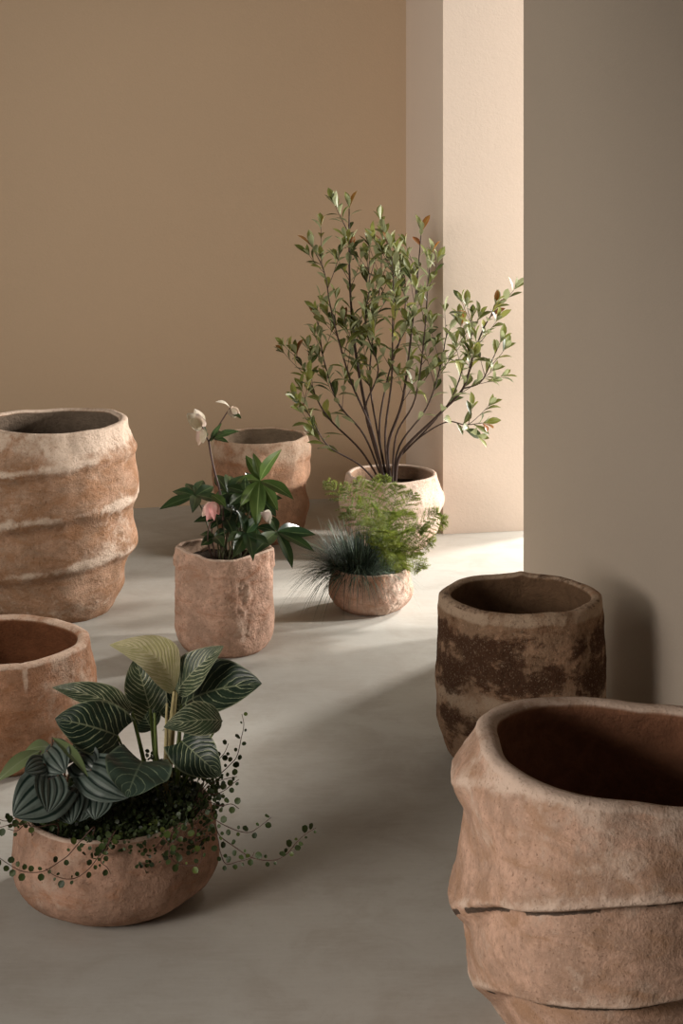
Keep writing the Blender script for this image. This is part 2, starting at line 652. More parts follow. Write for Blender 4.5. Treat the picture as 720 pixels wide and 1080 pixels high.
def defG(th, z):
    hexa = .0016 * math.cos(6 * th + .4) * sstep(.1, .36, z)
    lug = .001 * math.exp(-(angd(th, math.radians(84)) / .16) ** 2) * sstep(.30, .36, z)
    brk = .55 + .9 * noise.noise(Vector((math.cos(th) * 3, math.sin(th) * 3, z * 9)))
    band = brk * (1.1 * math.exp(-((z - .225 - .010 * math.sin(3 * th)) / .035) ** 2) + .9 * math.exp(-((z - .11) / .03) ** 2) + .8 * math.exp(-((z - .29) / .03) ** 2) + .45 * math.exp(-((z - .04) / .03) ** 2))
    band += .35 * max(0, noise.noise(Vector((th * 9, z * 3, 7.)))) * sstep(.16, .2, z)
    return (hexa + lug, .7 * sstep(.335, .35, z) + .55 * math.exp(-((z - .165) / .03) ** 2), 1.25 * band * (1 - sstep(.325, .34, z)) - .1)


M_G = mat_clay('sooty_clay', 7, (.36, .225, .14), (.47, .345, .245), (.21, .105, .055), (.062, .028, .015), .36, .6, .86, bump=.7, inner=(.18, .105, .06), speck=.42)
pot('terracotta_pot', 'dark-stained cylindrical terracotta pot, empty, standing close to the grey wall on the right', *G_XY,
    [(0, .150), (.012, .166), (.05, .184), (.10, .192), (.18, .194), (.25, .191), (.32, .187), (.36, .183)],
    .025, M_G, 7, defG, lambda th: .004 * math.exp(-(angd(th, math.radians(84)) / .07) ** 2), dents=.004, wob=.003)

# --- great twisted pot in the foreground
H_XY = (.473, 2.84)


def defH(th, z):
    t = ((th - PI) % (2 * PI)) / (2 * PI)               # 0 at the left side, rising over the front
    s = 1 - (1 - t) ** 5.0
    hump = .03 * math.sin(PI * t) ** .6
    R = [-.05 + .126 * s + hump, .076 + .126 * s + hump, .202 + .186 * s, .388 + .13 * s]
    lo, hi = R[3], R[3] + .2
    for i in range(3):
        if R[i] <= z < R[i + 1]:
            lo, hi = R[i], R[i + 1]
    A = .028
    f = min(1, max(0, (z - lo) / (hi - lo)))
    last = hi == R[3]
    k = sstep(0., .035, t)
    edge_w = (.030 + .04 * (1 - k) if last else .045 - .031 * sstep(0., .10, min(t, 1 - t))) / (hi - lo)
    s1 = 1 - f ** .9
    if last: s1 += (max(s1, .5) - s1) * k
    elif lo == R[3]: s1 += (.5 - s1) * k
    if f > 1 - edge_w:
        top = 1 - .5 * k if last else 1.
        s1 = s1 + (top - s1) * sstep(1 - edge_w, 1., f)
    off = A * (s1 - .55)
    if z < R[1]: off += 0
    fade = 1 - sstep(.385, .44, z) * .9
    near = math.exp(-(((z - lo) if f < .5 else (z - hi)) / .010) ** 2)
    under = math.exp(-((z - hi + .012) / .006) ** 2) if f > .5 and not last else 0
    spike = .014 * math.exp(-(angd(th, PI) / .5) ** 2) * (math.exp(-((z - .385) / (.042 if z < .385 else .05)) ** 2) + math.exp(-((z - .202) / (.022 if z > .202 else .06)) ** 2))
    poly = .009 * math.cos(4 * th + 1.1 + z * 4)
    brk = noise.noise(Vector((th * 4, z * 8, 2.)))
    return (off * fade + spike + poly, .35 * near + .3 * sstep(.4, .45, z), 1.5 * under * (brk > -.15) - .35 * (1 - under))  # last value paints a broken dark line just under each ledge


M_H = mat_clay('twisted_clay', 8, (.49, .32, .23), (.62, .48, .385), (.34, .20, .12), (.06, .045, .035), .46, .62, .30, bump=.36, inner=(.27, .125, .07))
pot('terracotta_pot', 'huge twisted terracotta pot with angular ledges, empty, in the right foreground', *H_XY,
    [(0, .185), (.012, .200), (.05, .226), (.09, .250), (.15, .268), (.22, .279), (.30, .283), (.37, .281), (.41, .274), (.445, .260)],
    .036, M_H, 8, defH, lambda th: -.020 * math.cos(th), dents=.005, nth=320, nz=190, wob=.010, soft=.42)

# --- bowl of mixed foliage
I_XY = (-.428, 3.33)
M_I = mat_clay('bowl_clay', 9, (.42, .262, .185), (.54, .41, .325), (.34, .165, .09), DARK, .34, .45, .06, bump=.34, inner=(.30, .18, .12))
pot('terracotta_pot', 'wide round terracotta bowl overflowing with striped leaves and trailing vines, left foreground', *I_XY,
    [(0, .122), (.008, .141), (.025, .167), (.05, .186), (.08, .192), (.12, .189), (.15, .184), (.170, .178)],
    .013, M_I, 9, lambda th, z: (.004 * math.sin(3 * th + 1) * sstep(.0, .06, z), 0, 0), dents=.004, nz=80)

# ------------------------------------------------------------------ soil
M_soil = NT('potting_soil')
_v = M_soil.coords()
_n = M_soil.noise(_v, 130, 5, .7)
M_soil = M_soil.surface(M_soil.mix(M_soil.ramp(_n, .35, .7), (.018, .013, .010), (.07, .05, .036)), .95, _n, .9, .006, .1)


def soil(x, y, z, r, label, seed):
    mb = MB()
    mb.origin = (x, y, z)
    rows = []
    for i in range(13):
        t = i / 12
        row = []
        for k in range(48):
            th = 2 * PI * k / 48
            rr = r * t + .0001
            p = Vector((x + rr * math.cos(th), y + rr * math.sin(th), z))
            p.z += .006 * noise.fractal(p * 60 + Vector((seed, 0, 0)), .8, 2, 3) + .006 * (1 - t * t)
            row.append(mb.vert(p))
        rows.append(row)
    mb.grid(rows, True)
    o = mb.build('potting_soil', M_soil)
    tag(o, label, 'soil', kind='stuff')


soil(*D_XY, .238, .110, 'dark potting soil in the pot of the flowering plant', 1)
soil(*E_XY, .205, .139, 'dark potting soil around the stems of the tall shrub', 2)
soil(*F_XY, .098, .105, 'dark potting soil under the grass and fern in the small bowl', 3)
soil(*I_XY, .140, .170, 'dark potting soil under the vines in the wide round bowl', 4)

# ------------------------------------------------------------------ tall shrub
M_bark = mat_plain('shrub_bark', (.050, .028, .020), .7)
M_shrub = mat_leaf('shrub_leaf', (.095, .108, .024), (.165, .168, .045), under=(.26, .28, .15), rough=.40, amount=.28, vein=(.22, .26, .11), scale=9)
dE = 5.92
shrub = thing('shrub', (E_XY[0], E_XY[1], .205), 'tall many-stemmed shrub with small green leaves, growing in the pale rounded pot by the column', 'shrub')
# each stem: pixels from root to tip, depth change at the tip, leafy from, twigs
STEMS = [
    ([(399, 508), (392, 465), (384, 425), (374, 365), (370, 305), (369, 260), (369, 220)], .02, .40, 11, .0056),
    ([(403, 508), (396, 450), (390, 400), (393, 350), (400, 300), (404, 252)], .10, .35, 8, .0030),
    ([(398, 508), (388, 455), (372, 405), (357, 362), (349, 323), (343, 288), (330, 262)], -.10, .35, 9, .0032),
    ([(397, 508), (378, 460), (356, 425), (342, 380), (336, 350), (333, 335)], .12, .35, 6, .0026),
    ([(396, 508), (372, 475), (345, 440), (328, 408), (318, 385), (312, 374)], -.05, .38, 5, .0026),
    ([(394, 508), (370, 490), (345, 470), (328, 440), (313, 420)], -.16, .40, 5, .0024),
    ([(407, 508), (412, 470), (424, 425), (432, 365), (440, 300), (443, 246)], .05, .36, 9, .0044),
    ([(404, 508), (407, 460), (412, 400), (413, 345), (415, 295), (411, 262)], -.08, .38, 8, .0030),
    ([(408, 508), (424, 460), (438, 420), (447, 350), (452, 300), (455, 268)], -.14, .40, 7, .0026),
    ([(409, 508), (428, 470), (450, 430), (464, 385), (470, 355), (478, 342)], .10, .40, 6, .0026),
    ([(412, 508), (432, 478), (462, 438), (488, 410), (500, 375), (510, 345), (523, 326)], -.06, .42, 8, .0044),
    ([(423, 479), (452, 450), (476, 420), (490, 380), (497, 350), (492, 325)], -.02, .40, 5, .0020),
    ([(422, 481), (444, 460), (470, 445), (490, 448), (508, 446)], -.20, .55, 3, .0020),
    ([(401, 508), (400, 455), (408, 400), (424, 345), (428, 300), (424, 280)], .16, .40, 7, .0026),
    ([(400, 508), (390, 470), (386, 430), (398, 390), (386, 345), (389, 300), (386, 272)], -.04, .42, 8, .0026),
    ([(488, 410), (506, 403), (518, 380), (527, 362)], -.08, .25, 3, .0018),
]


def shrub_leaves(mb, pts, t0, lmin, lmax, step, tipred=0.):
    L = [0.]
    for a, b in zip(pts[:-1], pts[1:]): L.append(L[-1] + (b - a).length)
    tot = L[-1]
    s = tot * t0 + rnd.uniform(0, step)
    ang = rnd.uniform(0, 6.28)
    while s < tot:
        i = max(j for j in range(len(L)) if L[j] <= s)
        i = min(i, len(pts) - 2)
        f = (s - L[i]) / max(1e-6, L[i + 1] - L[i])
        p = pts[i].lerp(pts[i + 1], f)
        tan = (pts[i + 1] - pts[i]).normalized()
        ang += 2.4 + rnd.uniform(-.4, .4)
        o1 = tan.orthogonal().normalized(); o2 = tan.cross(o1)
        rad = o1 * math.cos(ang) + o2 * math.sin(ang)
        rel = s / tot
        spread = rnd.uniform(.6, 1.6) * (1 - .4 * rel)
        d = (tan * .75 + rad * spread + Vector((0, 0, rnd.uniform(-.25, .25)))).normalized()
        ln = rnd.uniform(lmin, lmax) * (1 - .25 * rel ** 3)
        k = rnd.random()
        if rel > .93 and rnd.random() < tipred: mb.tint = (1.7, .50, .50)
        elif k < .22: mb.tint = (.35, .45, .45)
        elif k < .40: mb.tint = (1.8, 1.65, 1.6)
        else:
            q = rnd.uniform(.6, 1.25); mb.tint = (q, q, q)
        mb.leaf(p, p + d * ln, (rad * -.2 + tan * .9 + Vector((0, 0, .5))), ln * rnd.uniform(.32, .44), 'obov', fold=.35, arch=rnd.uniform(0, .10), curl=rnd.uniform(-.05, .22), n=5, m=1)
        s += step * rnd.uniform(.7, 1.3)
    # leaves at the very tip
    tan = (pts[-1] - pts[-2]).normalized()
    for k in range(3):
        o1 = tan.orthogonal().normalized(); o2 = tan.cross(o1); a = k * 2.1 + ang
        d = (tan + (o1 * math.cos(a) + o2 * math.sin(a)) * .45).normalized()
        mb.tint = (1.6, .6, .5) if rnd.random() < tipred * .6 else (1.3, 1.3, 1.2)
        ln = rnd.uniform(lmin, lmax) * .85
        mb.leaf(pts[-1], pts[-1] + d * ln, tan + Vector((.1, -.2, .3)), ln * .36, 'obov', fold=.4, arch=.03, n=5, m=1)


for pts, dd, t0, ntw, rad in STEMS:
    n = len(pts)
    if pts[0][1] > 500: pts = [pts[0], (401 + (pts[1][0] - 401) * .72, pts[1][1])] + pts[2:]
    p3 = [P(px + (0 if i == 0 else rnd.uniform(-1, 1)), py, dE + dd * (i / (n - 1)) ** 1.2 + (.0 if i == 0 else rnd.uniform(-.01, .01))) for i, (px, py) in enumerate(pts)]
    if pts[0][1] > 500:
        p3[0].x = E_XY[0] + (pts[0][0] - 403) / 314 * .65 - .010; p3[0].y = E_XY[1] + dd * .12; p3[0].z = .20
    c = catmull(p3, 6)
    m = MB(); m.tint = (1, 1, 1)
    N = len(c)
    m.tube(c, [rad * 1.25 * (1 - .8 * i / (N - 1)) + .0007 for i in range(N)], 6)
    lf = MB()
    shrub_leaves(lf, c, t0, .050, .084, .027, .35)
    for k in range(ntw):
        i = int(N * rnd.uniform(t0 + .02, .93)); i = min(i, N - 2)
        tan = (c[i + 1] - c[i]).normalized()
        o1 = tan.orthogonal().normalized(); o2 = tan.cross(o1); a = rnd.uniform(0, 6.28)
        d = (tan * .9 + (o1 * math.cos(a) + o2 * math.sin(a)) * .75 + Vector((0, 0, .25))).normalized()
        ln = rnd.uniform(.05, .13)
        tw = [c[i] + d * (ln * q / 5) + Vector((0, 0, .035 * ln * q * q / 5)) for q in range(6)]
        m.tube(tw, [.0013 - .0001 * q for q in range(6)], 4)
        shrub_leaves(lf, tw, .3, .046, .078, .026, .10)
    st = m.build('stem', M_bark, shrub)
    lf.build('foliage', M_shrub, st)

# ------------------------------------------------------------------ flowering plant
M_hleaf = mat_leaf('hellebore_leaf', (.020, .042, .018), (.038, .068, .022), under=(.10, .15, .05), rough=.28, amount=.30, vein=(.12, .17, .07), scale=14, spec=.5)
M_hlight = mat_leaf('hellebore_backlit_leaf', (.052, .090, .022), (.085, .125, .032), under=(.15, .22, .06), rough=.32, amount=.42, vein=(.2, .26, .10), scale=14, spec=.45)  # the dark leaf coloured brighter, imitating light from behind
M_hstem = mat_plain('hellebore_stem', (.075, .075, .035), .5)
M_hstem_red = mat_plain('hellebore_flower_stem', (.10, .055, .045), .5)
M_white = mat_leaf('cream_petal', (.72, .66, .56), (.62, .56, .42), rough=.5, amount=.35, scale=20)
M_pink = mat_leaf('pink_petal', (.72, .38, .36), (.66, .50, .44), rough=.5, amount=.35, scale=20)
dD = 4.86
D0 = Vector((D_XY[0], D_XY[1], .245))
hell = thing('flowering_plant', tuple(D0), 'dark-leaved hellebore with pink and cream nodding flowers, growing in the straight-sided pot', 'plant')


def hstem(pts, r0, r1, mat, name, parent=hell, per=6):
    c = catmull(pts, per)
    m = MB()
    N = len(c)
    m.tube(c, [r0 + (r1 - r0) * i / (N - 1) for i in range(N)], 7)
    return m.build(name, mat, parent)


def root(px, dy=0.):
    return Vector(((px - 237) / 382 + D0.x, D0.y + dy, .236))


def leaflet(parent, base, tip, wd, mat, up=(.25, -.75, .75), fold=.22, arch=.05, curl=.1, tint=1., name='leaflet'):
    lb = MB(); lb.tint = (tint, tint, tint)
    lb.leaf(base, tip, up, wd, 'lance', fold=fold, arch=arch, curl=curl, n=10, m=3, wave=.06, ph=rnd.uniform(0, 6))
    return lb.build(name, mat, parent)


# palmate leaves: centre, depth, root px, list of (tip px, depth change, width px), material
PALM = [
    ((274, 507), -.02, 250, [((259, 480), .03, 11), ((268, 478), .00, 11), ((293, 474), -.03, 13), ((309, 522), -.08, 15), ((293, 536), -.07, 13), ((270, 553), -.10, 16), ((253, 534), -.03, 12), ((249, 507), .04, 12)], M_hlight, 1.),
    ((206, 523), .02, 228, [((168, 536), -.05, 12), ((181, 516), .04, 12), ((196, 508), .08, 10), ((214, 506), .10, 12), ((226, 512), .05, 12), ((234, 531), -.06, 13), ((204, 537), -.12, 12)], M_hleaf, 1.),
    ((292, 561), -.06, 252, [((333, 564), -.03, 13), ((331, 577), -.09, 12), ((309, 597), -.12, 12), ((318, 553), .08, 11), ((282, 542), .05, 12), ((268, 580), -.16, 15)], M_hleaf, 1.),
    ((260, 562), -.10, 244, [((249, 582), -.16, 16), ((267, 584), -.18, 13), ((283, 574), -.15, 13), ((240, 570), -.12, 12), ((252, 538), -.03, 13), ((274, 545), .0, 13)], M_hleaf, 1.1),
    ((240, 520), .06, 238, [((227, 500), .10, 13), ((243, 497), .12, 14), ((257, 500), .08, 14), ((262, 525), .0, 15), ((250, 545), -.05, 15), ((232, 545), -.04, 14), ((222, 528), .02, 12)], M_hleaf, .8),
    ((237, 545), .0, 235, [((222, 556), -.05, 11), ((216, 545), .03, 11), ((247, 562), -.08, 13), ((252, 532), .02, 14), ((232, 528), .06, 13), ((205, 549), -.05, 11)], M_hleaf, .7),
    ((226, 566), -.03, 232, [((212, 575), -.05, 10), ((210, 562), .02, 9), ((236, 576), -.08, 11), ((240, 560), .0, 11)], M_hleaf, .9),
    ((262, 530), .10, 248, [((262, 505), .16, 14), ((280, 520), .14, 13), ((284, 540), .10, 13), ((262, 552), .04, 14), ((246, 535), .08, 14)], M_hleaf, .75),
]
for (cx, cy), dz, rx, tips, mt, tint in PALM:
    c = P(cx, cy, dD + dz)
    r = root(rx, dz * .3)
    mid = r.lerp(c, .55) + Vector((0, 0, .02))
    ls = hstem([r, mid, c], .0026, .0016, M_hstem, 'leaf_stem')
    for (tx, ty), dd, wp in tips:
        t = P(tx, ty, dD + dz + dd)
        leaflet(ls, c, t, wp / 382. * 1.08, mt, up=(rnd.uniform(-.1, .45), -.6, .8), curl=rnd.uniform(.0, .15), arch=rnd.uniform(.0, .08), tint=tint * rnd.uniform(.8, 1.2))
for k in range(9):
    cx, cy = rnd.uniform(222, 278), rnd.uniform(512, 566)
    dz = rnd.uniform(-.02, .12)
    c = P(cx, cy, dD + dz)
    r = root(rnd.uniform(230, 252), rnd.uniform(-.03, .04))
    ls = hstem([r, r.lerp(c, .55) + Vector((0, 0, .02)), c], .0022, .0014, M_hstem, 'leaf_stem')
    a0 = rnd.uniform(0, 6.28)
    for q in range(5):
        a = a0 + q * 1.1 + rnd.uniform(-.2, .2)
        t = c + Vector((math.cos(a) * .058, -rnd.uniform(.0, .04), math.sin(a) * .048 - .004))
        leaflet(ls, c, t, rnd.uniform(.024, .034), M_hleaf, up=(rnd.uniform(-.3, .4), -.6, .8), curl=rnd.uniform(.0, .2), arch=rnd.uniform(0, .1), tint=rnd.uniform(.55, 1.1))
# a leaf low on the left, in the brightened backlit colour
ls = hstem([root(234), P(228, 545, dD - .05), P(224, 524, dD - .07)], .0018, .0012, M_hstem, 'leaf_stem')
leaflet(ls, P(223, 522, dD - .07), P(238, 533, dD - .12), .030, M_hlight)

# tall flower stem with two cream flowers and a bud
fs = hstem([root(233), P(235, 545, dD - .02), P(232, 520, dD), P(226, 497, dD), P(222, 478, dD), P(220, 464, dD)], .0036, .0026, M_hstem_red, 'flower_stem')
fk = hstem([P(220, 466, dD), P(230, 450, dD - .01), P(238, 437, dD - .01), P(243, 430, dD - .01)], .0024, .0015, M_hstem_red, 'flower_stem')
sidest = hstem([P(220, 466, dD), P(216, 457, dD - .01), P(213, 449, dD - .02)], .0020, .0014, M_hstem_red, 'flower_stem')


def flower(parent, base, tips, wp, mat, up, name='flower', arch=-.18, fold=.45):
    mb = MB()
    for (t, ti) in tips:
        mb.tint = ti
        mb.leaf(base, t, up if not callable(up) else up(t), wp / 382., 'ovate', fold=fold, arch=arch, n=9, m=3)
    return mb.build(name, mat, parent)


B = P(213, 450, dD - .02)
flower(sidest, B, [(P(197, 436, dD - .05), (1, 1, 1)), (P(205, 431, dD + .01), (1, .98, 1.0)), (P(200, 444, dD - .07), (1, 1, .95)), (P(208, 436, dD - .06), (.95, .85, .9))], 14, M_white, (-.3, -.8, .4))
flower(sidest, P(213, 453, dD - .02), [(P(209, 470, dD - .03), (1, .85, .9)), (P(214, 468, dD - .06), (.95, .9, .85)), (P(211, 466, dD + .02), (1, .8, .85)), (P(207, 466, dD - .02), (.9, .75, .8))], 9, M_white, (-.3, -.8, .1))
flower(fk, P(243, 431, dD - .01), [(P(252, 440, dD - .03), (1, .88, .9)), (P(248, 441, dD - .04), (1, .95, .9)), (P(251, 436, dD + .01), (1, .85, .85)), (P(253, 437, dD - .02), (1, .9, .9))], 10, M_white, (.1, -.7, .6), name='flower_bud')
lb = MB(); lb.tint = (1.2, 1.2, 1.2)
lb.leaf(P(243, 431, dD), P(227, 424, dD - .03), (0, -.4, .9), .020, 'lance', fold=.3, arch=.12, n=8, m=2)
lb.build('bract', M_white, fk)
for a, b, wd, tnt in (((222, 462), (234, 455), .022, .8), ((224, 463), (251, 453), .024, 1.), ((222, 466), (232, 447), .016, 1.), ((218, 460), (216, 450), .02, .7), ((225, 463), (240, 465), .018, .7), ((245, 437), (254, 440), .016, 1.)):
    leaflet(fs if a[1] > 440 else fk, P(*a, dD - .01), P(*b, dD - .05), wd, M_hleaf, tint=tnt, name='bract')
# pink flower hanging on an arched stem
ps = hstem([root(224), P(219, 570, dD - .06), P(221, 553, dD - .09), P(226, 549, dD - .11), P(224, 547, dD - .12)], .0022, .0014, M_hstem_red, 'flower_stem')
ps2 = hstem([root(228), P(223, 560, dD - .02), P(232, 540, dD), P(230, 522, dD - .04), P(224, 528, dD - .10)], .0022, .0014, M_hstem_red, 'flower_stem')
B = P(224, 529, dD - .10)
flower(ps2, B, [(P(218, 550, dD - .13), (1, 1, 1)), (P(226, 549, dD - .14), (1.1, 1, 1)), (P(213, 545, dD - .10), (1.1, 1.3, 1.2)), (P(231, 543, dD - .10), (1, .8, .8)), (P(221, 548, dD - .06), (.9, .7, .7))], 9, M_pink, (0, -1, .2), arch=.22, fold=-.35)
# small white flower glimpsed at the right of the leaves
ps3 = hstem([root(248, .03), P(262, 560, dD + .02), P(276, 540, dD - .08), P(279, 541, dD - .14)], .0018, .0012, M_hstem_red, 'flower_stem')
flower(ps3, P(278, 540, dD - .14), [(P(285, 553, dD - .16), (1, 1, 1.05)), (P(281, 551, dD - .17), (1, .9, 1)), (P(287, 547, dD - .15), (1, 1, 1))], 9, M_white, (.2, -.9, .3), arch=.15)
for k in range(7):
    rx = rnd.uniform(228, 254)
    hstem([root(rx, rnd.uniform(-.03, .03)), P(rx + rnd.uniform(-4, 8), 560, dD + rnd.uniform(-.05, .05)), P(rx + rnd.uniform(-8, 14), 535, dD + rnd.uniform(-.05, .05))], .0022, .0014, M_hstem, 'leaf_stem')

# ------------------------------------------------------------------ grass and fern in the small bowl
M_grass = mat_leaf('blue_grass_blade', (.055, .088, .066), (.115, .155, .118), rough=.5, amount=.18, scale=30)
M_fern = mat_leaf('fern_needles', (.13, .195, .03), (.22, .28, .05), rough=.5, amount=.4, scale=12)
M_fstem = mat_plain('fern_stalk', (.14, .20, .05), .5)
dF = 5.225
g = MB()
g.origin = (P(374, 603, dF).x, dF, .103)
gc = Vector(g.origin)
for k in range(1350):
    a = rnd.uniform(0, 2 * PI)
    rr = .060 * math.sqrt(rnd.random())
    b = gc + Vector((math.cos(a) * rr, math.sin(a) * rr * .9, 0))
    a2 = a + rnd.uniform(-.6, .6)
    lean = rnd.uniform(.08, 1.35)
    L = rnd.uniform(.12, .215)
    d = Vector((math.cos(a2) * math.sin(lean) - .18, math.sin(a2) * math.sin(lean), math.cos(lean) + .12)).normalized()
    droop = rnd.uniform(.15, .75) * L * (0.4 + math.sin(lean))
    q = rnd.choice((.4, .6, .8, 1., 1.3, 1.9)) * rnd.uniform(.8, 1.2)
    g.tint = (q, q, q * rnd.uniform(.85, 1.1))
    sd = d.cross(Vector((0, 0, 1)))
    sd = (sd.normalized() if sd.length > 1e-3 else Vector((1, 0, 0))) * rnd.uniform(.0010, .0021)
    rows = []
    for i in range(6):
        t = i / 5
        p = b + d * (L * t) - Vector((0, 0, droop * t ** 2.2))
        ww = sd * (1 - t) ** .7 + sd * .02
        rows.append([g.vert(p - ww, (0, t)), g.vert(p + ww, (1, t))])
    g.grid(rows)
o = g.build('grass_clump', M_grass)
tag(o, 'spiky blue-green grass tuft spilling over the left rim of the small bowl', 'grass')

fern = thing('fern', (P(408, 603, dF).x, dF, .103), 'feathery bright green fern rising from the right half of the small bowl', 'fern')
fb = Vector(WORLD[fern.name])
FR = [((346, 508), .10), ((362, 512), .05), ((376, 506), .0), ((392, 508), -.04), ((404, 503), .08), ((420, 512), .0), ((436, 520), .06), ((462, 540), .02), ((470, 549), -.04),
      ((448, 558), -.06), ((456, 572), -.08), ((440, 585), -.12), ((428, 560), -.12), ((412, 540), -.12), ((395, 535), -.10), ((378, 528), -.08), ((420, 590), -.15), ((404, 560), -.14), ((384, 550), .08), ((430, 540), .10), ((444, 600), -.06), ((365, 540), .06), ((415, 575), -.13), ((425, 600), -.12), ((398, 575), -.13)]
for (tx, ty), dd in FR:
    t = P(tx, ty, dF + dd)
    b = fb + Vector((rnd.uniform(-.022, .022), rnd.uniform(-.025, .025), 0))
    hgt = max(t.z, b.z + .05)
    m1 = b.lerp(t, .35) + Vector((0, 0, .030 + .25 * max(0, .12 - (t.z - b.z)))) - Vector(((t.x - b.x) * .18, 0, 0))
    m2 = b.lerp(t, .75) + Vector((0, 0, .022))
    c = catmull([b, m1, m2, t], 8)
    m = MB()
    N = len(c)
    m.tube(c, [.0011 * (1 - .7 * i / (N - 1)) for i in range(N)], 4)
    fr = m.build('frond', M_fstem, fern)
    nd = MB()
    for i in range(6, N - 1):
        rel = i / N
        tan = (c[i + 1] - c[i]).normalized()
        for s in (-1, 1):
            q0 = rnd.uniform(.7, 1.25)
            sd = tan.cross(Vector((.1, -.5, .85))).normalized() * s
            blen = .052 * math.sin(PI * min(1, (rel * .9 + .12))) ** .7 * rnd.uniform(.6, 1.1)
            bd = (sd + tan * .75 + Vector((0, 0, rnd.uniform(-.25, .25)))).normalized()
            nb = 7
            pb = c[i].lerp(c[i + 1], rnd.random())
            for j in range(nb):
                p = pb + bd * (blen * (j + .3) / nb) - Vector((0, 0, .12 * blen * (j / nb) ** 2))
                for kk in range(8):
                    v = (bd * .8 + Vector((rnd.uniform(-1, 1), rnd.uniform(-1, 1), rnd.uniform(-1, 1))) * .7).normalized()
                    ln = rnd.uniform(.006, .012)
                    wv = v.cross(Vector((rnd.uniform(-1, 1), rnd.uniform(-1, 1), .3))).normalized() * .00055
                    nd.tint = (q0 * 1.1, q0, q0)
                    i0 = nd.vert(p - wv); i1 = nd.vert(p + wv); i2 = nd.vert(p + v * ln)
                    nd.f.append((i0, i1, i2))
            nd.tint = (q0, q0, q0)
            nd.tube([pb, pb + bd * blen], [.0004, .0002], 3, cap=False)
    nd.build('foliage', M_fern, fr)

# ------------------------------------------------------------------ striped philodendron
dI = 3.33
M_bk_dark = mat_striped('striped_leaf_dark', (.010, .024, .015), (.020, .040, .022), (.38, .42, .25), .08, 9)
M_bk_mid = mat_striped('striped_leaf_mid', (.024, .045, .024), (.038, .064, .030), (.56, .57, .36), .30, 10)
M_bk_pale = mat_striped('striped_leaf_cream', (.46, .44, .19), (.56, .52, .27), (.76, .70, .46), .85, 12)
M_bk_grey = mat_striped('striped_leaf_fine', (.030, .050, .036), (.042, .066, .046), (.20, .25, .16), .02, 6)
M_pet_cream = mat_plain('cream_petiole', (.52, .44, .22), .45, .15)
M_pet_green = mat_plain('green_petiole', (.15, .20, .055), .45, .1)
phil = thing('philodendron', (P(168, 868, dI).x, dI + .03, .143), 'philodendron with cream-pinstriped dark leaves, the tallest plant in the wide round bowl', 'plant')
crown = Vector(WORLD[phil.name])


def bigleaf(root_px, base, tip, d0, d1, wp, mat, pmat, up, shape='heart', fold=.25, arch=.06, curl=.1, prad=.0052, side=0., wave=.07, twist=0., dr=0.):
    b = P(*base, dI + d0); t = P(*tip, dI + d1)
    r = Vector((P(root_px, 0, dI).x, crown.y + dr, .146))
    lb = MB()
    lb.leaf(b, t, up, wp * 1.22 / 558., shape, fold=fold, arch=arch, curl=curl, n=26, m=7, wave=wave, ph=rnd.uniform(0, 6), side=side, twist=twist)
    o = lb.build('leaf', mat, phil)
    m1 = r.lerp(b, .5) + (r - b).cross(Vector((0, 1, 0))).normalized() * .0
    m1.z += .012
    c = catmull([r, m1, b], 7)
    m = MB()
    N = len(c)
    m.tube(c, [prad * (1 - .45 * i / (N - 1)) for i in range(N)], 8)
    m.build('petiole', pmat, o)
    return o


G, Cc = M_pet_green, M_pet_cream
bigleaf(170, (184, 728), (119, 680), .03, -.01, 36, M_bk_pale, Cc, (.45, -.85, .35), 'ovate', fold=.30, arch=.10, curl=.10, prad=.0066, side=.17, wave=.08)
bigleaf(174, (186, 730), (231, 681), .05, .02, 33, M_bk_mid, Cc, (-.5, -.75, .35), 'ovate', fold=.22, arch=.07, prad=.0066)
bigleaf(180, (192, 744), (267, 716), .10, .0, 60, M_bk_dark, G, (-.1, -.72, .72), 'heart', fold=.20, arch=.08, curl=.12, dr=.02)
bigleaf(178, (234, 760), (174, 764), -.06, -.10, 31, M_bk_mid, G, (0, -.75, .7), 'ovate', fold=.2, arch=.10, curl=.10, prad=.003)
bigleaf(182, (192, 782), (230, 816), -.02, -.08, 38, M_bk_dark, G, (.2, -.95, .25), 'heart', fold=.15, arch=.10, curl=.15)
bigleaf(184, (190, 762), (188, 716), .16, .14, 36, M_bk_dark, G, (0, -.95, .3), 'ovate', fold=.15, dr=.04)
bigleaf(160, (139, 751), (57, 722), .0, -.02, 24, M_bk_mid, G, (-.25, -.72, .66), 'ovate', fold=.3, arch=.12, curl=.12)
bigleaf(164, (158, 748), (143, 694), .08, .10, 36, M_bk_mid, G, (.15, -.9, .35), 'heart', fold=.3, arch=.04, dr=.03)
bigleaf(150, (124, 776), (61, 757), -.04, -.08, 46, M_bk_dark, G, (.1, -.85, .5), 'heart', fold=.15, arch=.12, curl=.12, prad=.0035)
bigleaf(168, (150, 803), (134, 839), -.12, -.20, 56, M_bk_grey, G, (-.06, -.95, .30), 'heart', fold=.18, arch=.10, curl=.05, prad=.003)
bigleaf(148, (112, 790), (74, 790), .0, -.03, 30, M_bk_dark, G, (.1, -.7, .7), 'ovate', fold=.15, arch=.12, curl=.12, prad=.003)
bigleaf(170, (160, 770), (146, 742), .12, .12, 26, M_bk_dark, G, (.2, -.9, .3), 'ovate', fold=.2, prad=.003, dr=.04)
for rx, bx, by in ((166, 163, 752), (172, 176, 742)):
    m = MB()
    r = Vector((P(rx, 0, dI).x, crown.y - .01, .146))
    c = catmull([r, r.lerp(P(bx, by, dI), .5), P(bx, by, dI)], 6)
    m.tube(c, [.0058 * (1 - .55 * i / 12) for i in range(len(c))], 8)
    m.build('leaf_sheath', G if rx == 166 else Cc, phil)

